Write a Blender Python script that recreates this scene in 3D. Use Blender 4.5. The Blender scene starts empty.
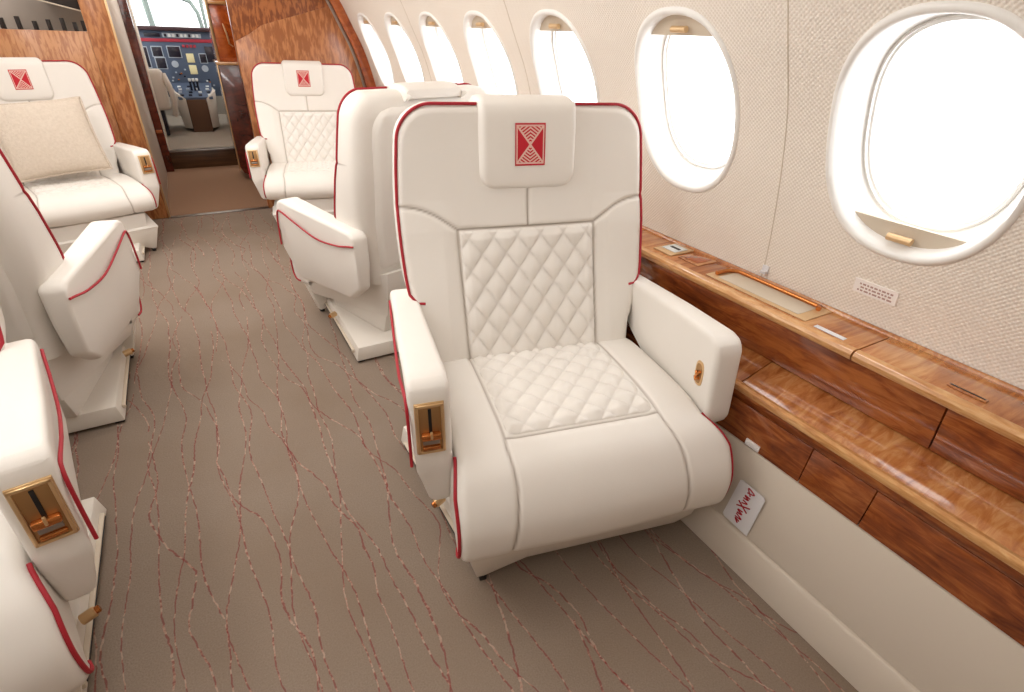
import bpy, bmesh, math, random
import numpy as np
from mathutils import Vector, Matrix
random.seed(7); np.random.seed(7)
D = bpy.data
COL = bpy.context.scene.collection
R = math.radians

# ------------------------------------------------------------------ materials
def srgb(r, g, b):
    f = lambda c: (c/255/12.92) if c/255 <= .04045 else ((c/255+.055)/1.055)**2.4
    return (f(r), f(g), f(b), 1)

class NT:
    def __init__(s, name):
        s.m = D.materials.new(name); s.m.use_nodes = True
        s.t = s.m.node_tree; s.n = s.t.nodes; s.l = s.t.links
        s.b = s.n['Principled BSDF']
    def new(s, typ, **kw):
        n = s.n.new(typ)
        for k, v in kw.items(): setattr(n, k, v)
        return n
    def link(s, a, b): s.l.new(a, b)
    def math(s, op, a, b=None, c=None):
        n = s.n.new('ShaderNodeMath'); n.operation = op
        for i, v in enumerate((a, b, c)):
            if v is None: continue
            if isinstance(v, (int, float)): n.inputs[i].default_value = v
            else: s.l.new(v, n.inputs[i])
        return n.outputs[0]
    def coord(s, kind='Object', scale=(1, 1, 1), rot=(0, 0, 0)):
        tc = s.n.new('ShaderNodeTexCoord'); mp = s.n.new('ShaderNodeMapping')
        mp.inputs['Scale'].default_value = scale; mp.inputs['Rotation'].default_value = rot
        s.l.new(tc.outputs[kind], mp.inputs['Vector']); return mp.outputs[0]
    def noise(s, vec, scale, detail=4, rough=.5, dist=0):
        n = s.n.new('ShaderNodeTexNoise'); n.inputs['Scale'].default_value = scale
        n.inputs['Detail'].default_value = detail; n.inputs['Roughness'].default_value = rough
        n.inputs['Distortion'].default_value = dist
        s.l.new(vec, n.inputs['Vector']); return n.outputs['Fac']
    def ramp(s, fac, stops, interp='LINEAR'):
        n = s.n.new('ShaderNodeValToRGB'); n.color_ramp.interpolation = interp
        e = n.color_ramp.elements
        while len(e) < len(stops): e.new(.5)
        for i, (p, c) in enumerate(stops): e[i].position = p; e[i].color = c
        s.l.new(fac, n.inputs['Fac']); return n.outputs['Color']
    def mix(s, fac, a, b, mode='MIX'):
        n = s.n.new('ShaderNodeMix'); n.data_type = 'RGBA'; n.blend_type = mode
        for v, i in ((fac, 0), (a, 6), (b, 7)):
            if isinstance(v, (int, float)): n.inputs[i].default_value = v
            elif isinstance(v, tuple): n.inputs[i].default_value = v
            else: s.l.new(v, n.inputs[i])
        return n.outputs[2]
    def bump(s, h, strength, dist):
        n = s.n.new('ShaderNodeBump'); n.inputs['Strength'].default_value = strength
        n.inputs['Distance'].default_value = dist; s.l.new(h, n.inputs['Height'])
        s.l.new(n.outputs[0], s.b.inputs['Normal'])
    def col(s, c):
        if isinstance(c, tuple): s.b.inputs['Base Color'].default_value = c
        else: s.l.new(c, s.b.inputs['Base Color'])
    def set(s, **kw):
        for k, v in kw.items(): s.b.inputs[k.replace('_', ' ')].default_value = v
        return s.m

def plain(name, c, rough=.5, metal=0, coat=0, spec=.5):
    t = NT(name); t.col(c)
    return t.set(Roughness=rough, Metallic=metal, Coat_Weight=coat, Specular_IOR_Level=spec)

def leather(name, c, c2, seam_shade=True):
    t = NT(name)
    v = t.coord()
    n = t.noise(v, 5, 3)
    base = t.mix(n, c, c2)
    if seam_shade:
        at = t.new('ShaderNodeAttribute', attribute_name='seam_shade')
        base = t.mix(at.outputs['Fac'], base, srgb(172, 161, 150))  # seam thread tone; also paints groove shade into the leather colour
    t.col(base)
    n2 = t.noise(v, 420, 2)
    n3 = t.noise(v, 14, 2)
    t.bump(t.math('ADD', n2, t.math('MULTIPLY', n3, 3.0)), .10, .002)
    return t.set(Roughness=.47, Specular_IOR_Level=.42)

def wood_figured(name, light, mid, dark, rot=(0, 0, 0), scale=(1, 1, 1), rough=.14, coat=.8, band=1.0, fv=(1, 9, 9), fd=.9):
    t = NT(name)
    v = t.coord('Object', scale, rot)
    big = t.noise(v, 3.2, 4, .55, 1.2)
    v2 = t.coord('Object', (scale[0]*fv[0], scale[1]*fv[1], scale[2]*fv[2]), rot)
    fine = t.noise(v2, 4.5, 6, .62, fd)
    f = t.math('ADD', t.math('MULTIPLY', big, band*.6), t.math('MULTIPLY', fine, .75))
    t.col(t.ramp(f, [(.50, dark), (.67, mid), (.84, light)]))
    return t.set(Roughness=rough, Coat_Weight=coat, Coat_Roughness=.05)

def zebra(name, light, dark, scale, rot, rough=.28):
    t = NT(name)
    v = t.coord('Object', scale, rot)
    n = t.noise(v, 1.0, 3, .55, .35)
    n2 = t.noise(t.coord('Object', (3, 3, 3)), 1.4, 2)
    f = t.math('ADD', n, t.math('MULTIPLY', t.math('SUBTRACT', n2, .5), .25))
    t.col(t.ramp(f, [(.42, dark), (.5, tuple((a+b)/2 for a, b in zip(light, dark))), (.58, light)]))
    return t.set(Roughness=rough, Coat_Weight=.25, Coat_Roughness=.15)

M = {}
M['leather'] = leather('ivory leather', srgb(236, 231, 224), srgb(229, 223, 215))
M['leather_tan'] = leather('warm ivory leather', srgb(226, 213, 194), srgb(219, 205, 186))
M['shell'] = leather('seat shell ivory', srgb(233, 228, 221), srgb(227, 221, 213), False)
M['plinth'] = plain('plinth cream', srgb(224, 217, 207), .45)
M['red'] = plain('red piping', srgb(168, 26, 42), .55)
M['gold'] = plain('polished gold', srgb(222, 188, 142), .28, .75)
M['gold_dark'] = plain('brushed bronze', srgb(178, 140, 96), .38, .85)
M['copper'] = plain('copper', srgb(200, 128, 72), .25, .9)
M['black'] = plain('black rubber', srgb(20, 18, 18), .5)
M['steel'] = plain('brushed steel', srgb(170, 165, 160), .3, 1)
M['white'] = plain('white trim', srgb(240, 238, 234), .4)
M['card'] = plain('white card', srgb(226, 224, 226), .4)
M['label'] = plain('pale label', srgb(246, 240, 236), .5)
M['label_red'] = plain('label print', srgb(178, 146, 140), .6)
M['cream'] = plain('cream panel', srgb(216, 205, 190), .5)
M['dado'] = plain('taupe cream panel', srgb(205, 193, 178), .5)
M['shade'] = plain('tan window shade', srgb(208, 194, 175), .7)
M['pale_gold'] = plain('champagne tray', srgb(216, 182, 138), .35, .35)
M['grey_cloth'] = plain('grey partition', srgb(156, 143, 131), .7)
M['dark'] = plain('dark brown', srgb(40, 32, 28), .7)  # plain dark brown for slots, niche hood, dividers and cabinet plinth
M['ceiling'] = plain('ceiling liner', srgb(238, 232, 224), .7)
M['mahogany'] = wood_figured('mahogany', srgb(120, 48, 24), srgb(92, 30, 15), srgb(58, 18, 10), scale=(2, 2, .5), rough=.2, coat=.5)
M['amber'] = wood_figured('amber veneer', srgb(205, 110, 44), srgb(180, 84, 30), srgb(140, 58, 20), scale=(2, 2, .5), rough=.2, coat=.5)
M['step'] = wood_figured('dark step veneer', srgb(96, 66, 40), srgb(74, 48, 28), srgb(50, 30, 18), scale=(.5, 2, 2), rough=.3, coat=.3)
M['ledge'] = wood_figured('ledge veneer', srgb(214, 160, 104), srgb(186, 120, 68), srgb(146, 80, 38), rot=(0, 0, R(28)), scale=(1, 1, 1))
M['riser'] = wood_figured('riser veneer', srgb(176, 104, 52), srgb(138, 70, 32), srgb(90, 40, 18), rot=(R(9), 0, 0), scale=(1, 1, 1), fv=(3, 1.7, 11), fd=1.3)
M['nose'] = wood_figured('light nosing', srgb(222, 176, 122), srgb(205, 150, 94), srgb(176, 116, 66), scale=(3, .4, 3))
M['edge'] = wood_figured('orange edge trim', srgb(196, 112, 54), srgb(172, 86, 36), srgb(140, 62, 24), scale=(2, 2, .6))
M['zebra_left'] = zebra('zebra veneer left', srgb(186, 124, 74), srgb(150, 88, 46), (58, 58, 13), (0, R(-28), 0))
M['zebra_mid'] = zebra('zebra veneer pale', srgb(196, 140, 94), srgb(166, 106, 64), (62, 58, 13), (0, R(-6), 0))
M['zebra_right'] = zebra('zebra veneer right', srgb(188, 124, 76), srgb(152, 90, 48), (58, 58, 13), (0, R(22), 0))
M['zebra_top'] = zebra('zebra veneer dark', srgb(170, 102, 54), srgb(122, 64, 28), (50, 58, 16), (0, R(40), 0))
M['panel_blue'] = plain('instrument grey blue', srgb(72, 87, 110), .6)
M['panel_dark'] = plain('instrument screen', srgb(34, 34, 46), .25)
M['panel_red'] = plain('glareshield red', srgb(166, 44, 62), .6)
M['panel_brown'] = plain('glareshield brown', srgb(62, 38, 42), .7)
M['panel_yellow'] = plain('lit display', srgb(232, 224, 176), .4)
M['panel_grey'] = plain('panel light grey', srgb(168, 180, 192), .5)
M['panel_white'] = plain('panel white', srgb(222, 226, 226), .5)
M['pedestal_brown'] = plain('pedestal brown carpet', srgb(92, 64, 44), .8)
M['frame_green'] = plain('windshield frame', srgb(150, 166, 160), .6)
M['cockpit_cream'] = plain('cockpit cream', srgb(206, 198, 186), .6)

def wall_fabric():
    t = NT('perforated wall liner')
    uv = t.n.new('ShaderNodeUVMap'); uv.uv_map = 'UVMap'
    sep = t.new('ShaderNodeSeparateXYZ'); t.link(uv.outputs[0], sep.inputs[0])
    k = 2*math.pi/.0110
    a = t.math('SINE', t.math('MULTIPLY', sep.outputs[0], k))
    b = t.math('SINE', t.math('MULTIPLY', sep.outputs[1], k))
    h = t.math('MULTIPLY', a, b)
    d = t.math('GREATER_THAN', h, .25)
    t.col(t.mix(t.math('MULTIPLY', d, .42), srgb(240, 231, 220), srgb(216, 202, 185)))
    t.bump(h, .35, .003)
    return t.set(Roughness=.7)
M['wall'] = wall_fabric()

def carpet():
    t = NT('patterned carpet')
    v = t.coord('Object')
    sep = t.new('ShaderNodeSeparateXYZ'); t.link(v, sep.inputs[0])
    x, y = sep.outputs[0], sep.outputs[1]
    fine = t.noise(v, 260, 2, .6)
    mid = t.noise(v, 28, 3, .6)
    blot = t.noise(v, 1.6, 3, .5)
    base = t.mix(fine, srgb(116, 101, 88), srgb(160, 144, 129))
    base = t.mix(t.math('MULTIPLY', mid, .5), base, srgb(138, 123, 109))
    base = t.mix(t.ramp(blot, [(.42, (0, 0, 0, 1)), (.7, (.55, .55, .55, 1))]), base, srgb(126, 106, 88))
    edge = t.math('MULTIPLY', t.math('SUBTRACT', t.noise(t.coord('Object', (45, 45, 45)), 1.0, 2), .5), .009)
    for i, (per, amp, fy, off) in enumerate(((.105, .10, .9, 0.0), (.14, .16, .7, 7.3), (.19, .14, 1.25, 13.7))):
        c = t.new('ShaderNodeCombineXYZ')
        t.link(t.math('MULTIPLY', x, .9), c.inputs[0]); t.link(t.math('MULTIPLY', y, fy), c.inputs[1]); c.inputs[2].default_value = off
        w = t.noise(c.outputs[0], 1.3, 2, .5)
        sl = (.06, -.10, .15)[i]
        u = t.math('ADD', t.math('ADD', t.math('ADD', x, t.math('MULTIPLY', y, sl)), edge), t.math('MULTIPLY', t.math('SUBTRACT', w, .5), amp*2.6))
        fr = t.math('ABSOLUTE', t.math('SUBTRACT', t.math('FRACT', t.math('DIVIDE', u, per)), .5))
        line = t.math('LESS_THAN', fr, .0019/per)
        c2 = t.new('ShaderNodeCombineXYZ')
        t.link(t.math('MULTIPLY', x, 9), c2.inputs[0]); t.link(t.math('MULTIPLY', y, 30), c2.inputs[1]); c2.inputs[2].default_value = off
        dash = t.noise(c2.outputs[0], 1.0, 3, .65)
        on = t.math('GREATER_THAN', t.noise(v, 1.7+i*.4, 2), .36)
        colr = t.ramp(dash, [(.40, srgb(190, 160, 144)), (.46, srgb(176, 128, 112)), (.50, srgb(132, 52, 52)), (.7, srgb(106, 34, 40))])
        keep = t.math('MULTIPLY', t.math('GREATER_THAN', dash, .34), on)
        base = t.mix(t.math('MULTIPLY', t.math('MULTIPLY', line, keep), .6), base, colr)
    t.col(base)
    t.bump(t.math('ADD', fine, mid), .5, .004)
    return t.set(Roughness=.95, Specular_IOR_Level=.1)
M['carpet'] = carpet()

def emblem_mat():
    t = NT('red emblem embroidery')
    uv = t.n.new('ShaderNodeUVMap'); uv.uv_map = 'UVMap'
    sep = t.new('ShaderNodeSeparateXYZ'); t.link(uv.outputs[0], sep.inputs[0])
    u = t.math('ABSOLUTE', sep.outputs[0]); v = t.math('ABSOLUTE', sep.outputs[1])
    red, cream = srgb(190, 14, 36), srgb(222, 182, 170)
    side = t.math('GREATER_THAN', u, v)
    stripe = t.math('GREATER_THAN', t.math('FRACT', t.math('MULTIPLY', t.math('ADD', v, t.math('MULTIPLY', u, .55)), 6.0)), .5)
    c = t.mix(stripe, red, cream)
    c = t.mix(side, c, red)
    diag = t.math('LESS_THAN', t.math('ABSOLUTE', t.math('SUBTRACT', u, v)), .07)
    c = t.mix(diag, c, cream)
    mx = t.math('MAXIMUM', u, v)
    c = t.mix(t.math('GREATER_THAN', mx, .84), c, cream)
    c = t.mix(t.math('GREATER_THAN', mx, .92), c, red)
    t.col(c)
    return t.set(Roughness=.7)
M['emblem'] = emblem_mat()

def woven():
    t = NT('woven cushion cloth')
    v = t.coord()
    n = t.noise(v, 90, 3, .6); n2 = t.noise(v, 6, 2)
    t.col(t.mix(n, srgb(196, 180, 162), srgb(222, 209, 194)))
    t.bump(n, .7, .006)
    return t.set(Roughness=.9)
M['woven'] = woven()

def glass():
    t = NT('window pane')
    out = t.n['Material Output']
    tr = t.new('ShaderNodeBsdfTransparent'); gl = t.new('ShaderNodeBsdfGlossy'); gl.inputs['Roughness'].default_value = .03
    mx = t.new('ShaderNodeMixShader'); mx.inputs[0].default_value = .04
    t.link(tr.outputs[0], mx.inputs[1]); t.link(gl.outputs[0], mx.inputs[2]); t.link(mx.outputs[0], out.inputs['Surface'])
    return t.m
M['glass'] = glass()
def fill_lamp_mat():
    t = NT('fill lamp glow'); t.set(Emission_Strength=1.0); t.b.inputs['Emission Color'].default_value = (1, .95, .88, 1)  # glowing face of the added fill lamps
    return t.m
M['lamp'] = fill_lamp_mat()

# ------------------------------------------------------------------ mesh helpers
def tag(o, label=None, cat=None, group=None, kind=None):
    if label: o['label'] = label
    if cat: o['category'] = cat
    if group: o['group'] = group
    if kind: o['kind'] = kind
    return o

def obj(name, bm, mat, parent=None, sharp=35, smooth=True):
    me = D.meshes.new(name)
    bmesh.ops.recalc_face_normals(bm, faces=bm.faces[:]) if not getattr(bm, 'keepn', False) else None
    bm.to_mesh(me); bm.free()
    if smooth:
        me.shade_smooth()
        if sharp: me.set_sharp_from_angle(angle=R(sharp))
    for mm in (mat if isinstance(mat, (list, tuple)) else [mat]): me.materials.append(mm)
    o = D.objects.new(name, me); COL.objects.link(o)
    if parent: o.parent = parent
    return o

def obj_raw(name, verts, faces, mat, parent=None, sharp=40, attr=None, uvs=None, recalc=True):
    me = D.meshes.new(name)
    me.from_pydata([tuple(map(float, v)) for v in verts], [], [tuple(map(int, f)) for f in faces])
    if recalc:
        bm = bmesh.new(); bm.from_mesh(me); bmesh.ops.recalc_face_normals(bm, faces=bm.faces[:]); bm.to_mesh(me); bm.free()
    me.shade_smooth()
    if sharp: me.set_sharp_from_angle(angle=R(sharp))
    if attr is not None:
        a = me.attributes.new('seam_shade', 'FLOAT', 'POINT'); a.data.foreach_set('value', np.asarray(attr, dtype=np.float32))
    if uvs is not None:
        l = me.uv_layers.new(name='UVMap')
        vi = np.zeros(len(me.loops), dtype=np.int32); me.loops.foreach_get('vertex_index', vi)
        l.data.foreach_set('uv', np.asarray(uvs, dtype=np.float32)[vi].ravel())
    me.materials.append(mat)
    o = D.objects.new(name, me); COL.objects.link(o)
    if parent: o.parent = parent
    return o

def empty(name, loc, rz=0, label=None, cat=None, group=None, kind=None, scale=1):
    o = D.objects.new(name, None); COL.objects.link(o); o.empty_display_size = .1
    o.location = loc; o.rotation_euler = (0, 0, rz); o.scale = (scale,)*3
    return tag(o, label, cat, group, kind)

def add_box(bm, lo, hi, bev=0, seg=2):
    x0, y0, z0 = lo; x1, y1, z1 = hi
    vs = [bm.verts.new(p) for p in ((x0,y0,z0),(x1,y0,z0),(x1,y1,z0),(x0,y1,z0),(x0,y0,z1),(x1,y0,z1),(x1,y1,z1),(x0,y1,z1))]
    fs = [bm.faces.new([vs[i] for i in f]) for f in ((0,3,2,1),(4,5,6,7),(0,1,5,4),(1,2,6,5),(2,3,7,6),(3,0,4,7))]
    if bev:
        es = list({e for f in fs for e in f.edges})
        bmesh.ops.bevel(bm, geom=es, offset=bev, segments=seg, affect='EDGES', profile=.5)
    return vs

def box(name, lo, hi, mat, parent=None, bev=.003, seg=2):
    bm = bmesh.new(); add_box(bm, lo, hi, bev, seg)
    return obj(name, bm, mat, parent)

def hexa(name, pts, mat, parent=None, bev=.003, seg=2):
    """box from 8 explicit corners: bottom four then top four, counter-clockwise"""
    bm = bmesh.new(); vs = [bm.verts.new(p) for p in pts]
    for f in ((0,3,2,1),(4,5,6,7),(0,1,5,4),(1,2,6,5),(2,3,7,6),(3,0,4,7)): bm.faces.new([vs[i] for i in f])
    if bev: bmesh.ops.bevel(bm, geom=bm.edges[:], offset=bev, segments=seg, affect='EDGES', profile=.5)
    return obj(name, bm, mat, parent)

def prism_verts(bm, poly, fn):
    """poly: 2D outline; fn(u,v,side)->3D; both end caps and the sides"""
    a = [bm.verts.new(fn(u, v, 0)) for u, v in poly]; b = [bm.verts.new(fn(u, v, 1)) for u, v in poly]
    n = len(poly)
    bm.faces.new(a); bm.faces.new(b[::-1])
    for i in range(n): bm.faces.new((a[i], b[i], b[(i+1) % n], a[(i+1) % n]))
    return a, b

def prism(name, poly, fn, mat, parent=None, bev=.003, seg=2, ang=25):
    bm = bmesh.new(); prism_verts(bm, poly, fn)
    bmesh.ops.recalc_face_normals(bm, faces=bm.faces[:])
    if bev:
        es = [e for e in bm.edges if len(e.link_faces) == 2 and e.calc_face_angle(0) > R(ang)]
        bmesh.ops.bevel(bm, geom=es, offset=bev, segments=seg, affect='EDGES', profile=.5)
    return obj(name, bm, mat, parent)

def smooth_path(pts, n=8, closed=False):
    P = [np.array(p, float) for p in pts]; out = []
    N = len(P)
    rng = range(N) if closed else range(N-1)
    for i in rng:
        p0 = P[(i-1) % N] if closed or i > 0 else P[i]
        p1 = P[i]; p2 = P[(i+1) % N]
        p3 = P[(i+2) % N] if closed or i+2 < N else P[(i+1) % N]
        for k in range(n):
            t = k/n
            out.append(.5*((2*p1)+(-p0+p2)*t+(2*p0-5*p1+4*p2-p3)*t*t+(-p0+3*p1-3*p2+p3)*t**3))
    if not closed: out.append(P[-1])
    return np.array(out)

def add_tube(bm, pts, r, seg=8, closed=False):
    P = [Vector(p) for p in pts]; n = len(P); rings = []
    prev = None
    for i in range(n):
        if closed: t = P[(i+1) % n]-P[i-1]
        else: t = P[min(i+1, n-1)]-P[max(i-1, 0)]
        t.normalize()
        if prev is None:
            a = Vector((0, 0, 1)) if abs(t.z) < .9 else Vector((1, 0, 0))
            nrm = t.cross(a).normalized()
        else:
            nrm = (prev-t*prev.dot(t)).normalized()
        prev = nrm; bi = t.cross(nrm)
        rings.append([bm.verts.new(P[i]+(nrm*math.cos(2*math.pi*k/seg)+bi*math.sin(2*math.pi*k/seg))*r) for k in range(seg)])
    for i in range(n if closed else n-1):
        a, b = rings[i], rings[(i+1) % n]
        for k in range(seg): bm.faces.new((a[k], a[(k+1) % seg], b[(k+1) % seg], b[k]))
    if not closed:
        bm.faces.new(rings[0][::-1]); bm.faces.new(rings[-1])

def tube(name, pts, r, mat, parent=None, seg=8, closed=False):
    bm = bmesh.new(); add_tube(bm, pts, r, seg, closed)
    return obj(name, bm, mat, parent, sharp=60)

def grid_faces(nr, nc, off=0, flip=False):
    i, j = np.meshgrid(np.arange(nr-1), np.arange(nc-1), indexing='ij')
    a = (i*nc+j+off).ravel(); f = np.stack([a, a+1, a+nc+1, a+nc], 1)
    return (f[:, ::-1] if flip else f).tolist()

def cyl(name, c, axis, r, h, mat, parent=None, seg=20, bev=.0015):
    bm = bmesh.new()
    bmesh.ops.create_cone(bm, cap_ends=True, segments=seg, radius1=r, radius2=r, depth=h)
    if bev:
        es = [e for e in bm.edges if e.calc_face_angle(0) > R(50)]
        bmesh.ops.bevel(bm, geom=es, offset=bev, segments=2, affect='EDGES')
    q = Vector((0, 0, 1)).rotation_difference(Vector(axis)).to_matrix().to_4x4()
    bmesh.ops.transform(bm, matrix=Matrix.Translation(c) @ q, verts=bm.verts[:])
    return obj(name, bm, mat, parent)

# ------------------------------------------------------------------ camera
cam_d = D.cameras.new('camera'); cam = D.objects.new('camera', cam_d); COL.objects.link(cam)
YAW, PITCH, ROLL, F = R(30.7778), R(30.7298), R(2.4229), 528.18
cam_d.sensor_width = 36; cam_d.sensor_fit = 'HORIZONTAL'; cam_d.lens = F*36/1024; cam_d.clip_start = .02
fwd = Vector((math.sin(YAW)*math.cos(PITCH), math.cos(YAW)*math.cos(PITCH), -math.sin(PITCH)))
rt = Vector((math.cos(YAW), -math.sin(YAW), 0)); dn = fwd.cross(rt)
r2 = rt*math.cos(ROLL)-dn*math.sin(ROLL); d2 = rt*math.sin(ROLL)+dn*math.cos(ROLL)
mw = Matrix((r2, -d2, -fwd)).transposed().to_4x4(); mw.translation = Vector((0, 0, 1.25))
cam.matrix_world = mw
bpy.context.scene.camera = cam

# ------------------------------------------------------------------ cabin shell
Y0, YB = -1.25, 4.48            # rear end of the cabin, forward bulkhead
PROF = smooth_path([(1.352, .60), (1.356, .70), (1.318, .891), (1.260, 1.092), (1.189, 1.249), (1.118, 1.398), (1.0, 1.58), (.86, 1.72)], 24)
PS = np.concatenate([[0], np.cumsum(np.linalg.norm(np.diff(PROF, axis=0), axis=1))])
def prof_s(z):     # arc length at height z on the wall
    return float(np.interp(z, PROF[:, 1], PS))
def wall_pt(y, s, d=0, sx=1):
    x = np.interp(s, PS, PROF[:, 0]); z = np.interp(s, PS, PROF[:, 1])
    e = .01
    tx = np.interp(s+e, PS, PROF[:, 0])-np.interp(s-e, PS, PROF[:, 0]); tz = np.interp(s+e, PS, PROF[:, 1])-np.interp(s-e, PS, PROF[:, 1])
    l = np.hypot(tx, tz)+1e-9
    return np.stack([sx*(x+d*tz/l), y+0*s, z-d*tx/l], -1)

WIN_Y = [.558, 1.205, 1.805, 2.385, 2.935, 3.505, 4.085]
WIN_S = prof_s(1.085); WA, WB = .187, .243
def oval(n=72, sc=1.0, e=2.35, a=WA, b=WB):
    th = np.linspace(0, 2*np.pi, n, endpoint=False)
    c, s_ = np.cos(th), np.sin(th)
    return np.stack([a*sc*np.sign(c)*np.abs(c)**(2/e), b*sc*np.sign(s_)*np.abs(s_)**(2/e)], 1)

def build_wall(name, sx):
    V, Fc, UV = [], [], []
    s0, s1 = 0.0, PS[-1]
    sb0, sb1 = WIN_S-.30, WIN_S+.30
    edges = [Y0, -.35, .23] + [(WIN_Y[i]+WIN_Y[i+1])/2 for i in range(6)] + [YB]
    def add_grid(ys, ss):
        off = len(V); yy, s_ = np.meshgrid(ys, ss, indexing='ij')
        P = wall_pt(yy.ravel(), s_.ravel(), 0, sx)
        V.extend(P.tolist()); UV.extend(np.stack([yy.ravel(), s_.ravel()], 1).tolist())
        Fc.extend(grid_faces(len(ys), len(ss), off))
    wi = 0
    for a, b in zip(edges[:-1], edges[1:]):
        ys = np.linspace(a, b, 19)
        add_grid(ys, np.linspace(s0, sb0, 10)); add_grid(ys, np.linspace(sb1, s1, 14))
        if b <= .24:
            add_grid(ys, np.linspace(sb0, sb1, 19)); continue
        c = WIN_Y[wi]; wi += 1
        # polar cell: rectangle boundary to oval hole
        ss = np.linspace(sb0, sb1, 19)
        per = [(y, sb0) for y in ys[:-1]]+[(b, s_) for s_ in ss[:-1]]+[(y, sb1) for y in ys[::-1][:-1]]+[(a, s_) for s_ in ss[::-1][:-1]]
        per = np.array(per); ang = np.arctan2((per[:, 1]-WIN_S)/WB, (per[:, 0]-c)/WA)
        cc, sn = np.cos(ang), np.sin(ang); e = 2.35
        rr = (np.abs(cc)**e+np.abs(sn)**e)**(-1/e)
        hole = np.stack([c+WA*rr*cc, WIN_S+WB*rr*sn], 1)
        nl = 7; off = len(V); n = len(per)
        for k in range(nl):
            f = k/(nl-1); q = per*(1-f)+hole*f
            V.extend(wall_pt(q[:, 0], q[:, 1], 0, sx).tolist()); UV.extend(q.tolist())
        for k in range(nl-1):
            for i in range(n):
                j = (i+1) % n
                Fc.append((off+k*n+i, off+k*n+j, off+(k+1)*n+j, off+(k+1)*n+i))
    me_o = obj_raw(name, V, Fc, M['wall'], sharp=0, uvs=UV)
    bm = bmesh.new(); bm.from_mesh(me_o.data); bmesh.ops.remove_doubles(bm, verts=bm.verts[:], dist=1e-4); bmesh.ops.recalc_face_normals(bm, faces=bm.faces[:]); bm.to_mesh(me_o.data); bm.free()
    return tag(me_o, kind='structure')
build_wall('wall_right', 1); build_wall('wall_left', -1)

def window(i, y, sx, shade):
    w = empty('window_%d' % i, tuple(wall_pt(np.array(y), np.array(WIN_S), .05, sx)), kind='structure')
    inv = Vector(w.location)
    def P(o2, d): return (wall_pt(y+o2[:, 0], WIN_S+o2[:, 1], d, sx)-np.array(inv)).tolist()
    steps = [(1.07, .004), (1.065, -.002), (1.04, -.006), (1.01, -.006), (.985, .0), (.965, .012), (.935, .04), (.90, .065), (.865, .078), (.86, .078), (.855, .074), (.84, .074), (.835, .08), (.81, .082), (.80, .09)]
    V, Fc = [], []; n = 72
    for sc, d in steps: V += P(oval(n, sc), d)
    for k in range(len(steps)-1):
        for a in range(n):
            b = (a+1) % n; Fc.append((k*n+a, k*n+b, (k+1)*n+b, (k+1)*n+a))
    obj_raw('window_frame', V, Fc, M['white'], w, sharp=50)
    pv = P(oval(n, .86), .088); obj_raw('pane', pv, [tuple(range(n))], M['glass'], w, sharp=0)
    if shade:
        frac, top = shade
        o2 = oval(160, .955)
        cut = WB*frac
        if top: q = np.array([(a, max(b, cut)) for a, b in o2])
        else: q = np.array([(a, min(b, -cut)) for a, b in o2])
        V = P(q, .026)+P(q, .032); nn = len(q)
        Fc = [tuple(range(nn)), tuple(range(2*nn-1, nn-1, -1))]+[(a, (a+1) % nn, nn+(a+1) % nn, nn+a) for a in range(nn)]
        sh = obj_raw('shade', V, Fc, M['shade'], w, sharp=30)
        sh['label'] = 'tan pull shade'
        hs = WB*(.82 if top else -.885)
        pts = [wall_pt(np.array(y+dy), np.array(WIN_S+hs), .012, sx)-np.array(inv) for dy in np.linspace(-.026, .026, 7)]
        tube('shade_handle', pts, .0085, M['pale_gold'], sh, 10)
for i, y in enumerate(WIN_Y):
    window(i+1, y, 1, (.77, False) if i == 0 else (.73, True))
for i, y in enumerate(WIN_Y):
    window(i+8, y, -1, None)

# seams between the wall panels
for y in (.875, 2.095, 3.22):
    ss = np.linspace(prof_s(.655), prof_s(1.6), 40)
    pts = [wall_pt(np.array(y-.01*math.sin(k/39*3.1)), np.array(s_), .0005) for k, s_ in enumerate(ss)]
    tag(tube('trim_1', pts, .0022, M['shade'], None, 6), kind='structure')

# floor, ceiling, ends
bm = bmesh.new(); add_box(bm, (-1.40, Y0, -.05), (1.40, YB, 0)); tag(obj('floor', bm, M['carpet'], None, smooth=False), kind='structure')
cp = [(-.86, 1.72), (-.6, 1.83), (-.3, 1.89), (0, 1.91), (.3, 1.89), (.6, 1.83), (.86, 1.72)]
cpts = smooth_path(cp, 6)
V = [(x, yy, z) for yy in (Y0, YB) for x, z in cpts]; n = len(cpts)
tag(obj_raw('ceiling', V, [(i, i+1, n+i+1, n+i) for i in range(n-1)], M['ceiling'], sharp=0), kind='structure')
box('wall_back', (-1.40, Y0-.04, 0), (1.40, Y0, 1.95), M['cream'], None)['kind'] = 'structure'
# lower side panels: floor edge leans out to the wood fascia
def ysweep(name, poly, mat, parent, y0=Y0, y1=YB, bev=.003, seg=2, ang=25):
    return prism(name, poly, lambda u, v, s: (u, y1 if s else y0, v), mat, parent, bev, seg, ang)
tag(ysweep('baseboard_right', [(1.026, 0), (1.050, .09), (1.056, .10), (1.30, .10), (1.30, 0)], M['dado'], None, bev=.004), kind='structure')
tag(ysweep('wall_right_lower', [(1.062, .101), (1.112, .315), (1.34, .315), (1.34, .101)], M['dado'], None, bev=.002), kind='structure')
tag(ysweep('wall_left_lower', [(-1.03, 0), (-1.12, .33), (-1.22, .62), (-1.40, .62), (-1.40, 0)], M['dado'], None, bev=.002), kind='structure')

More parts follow.
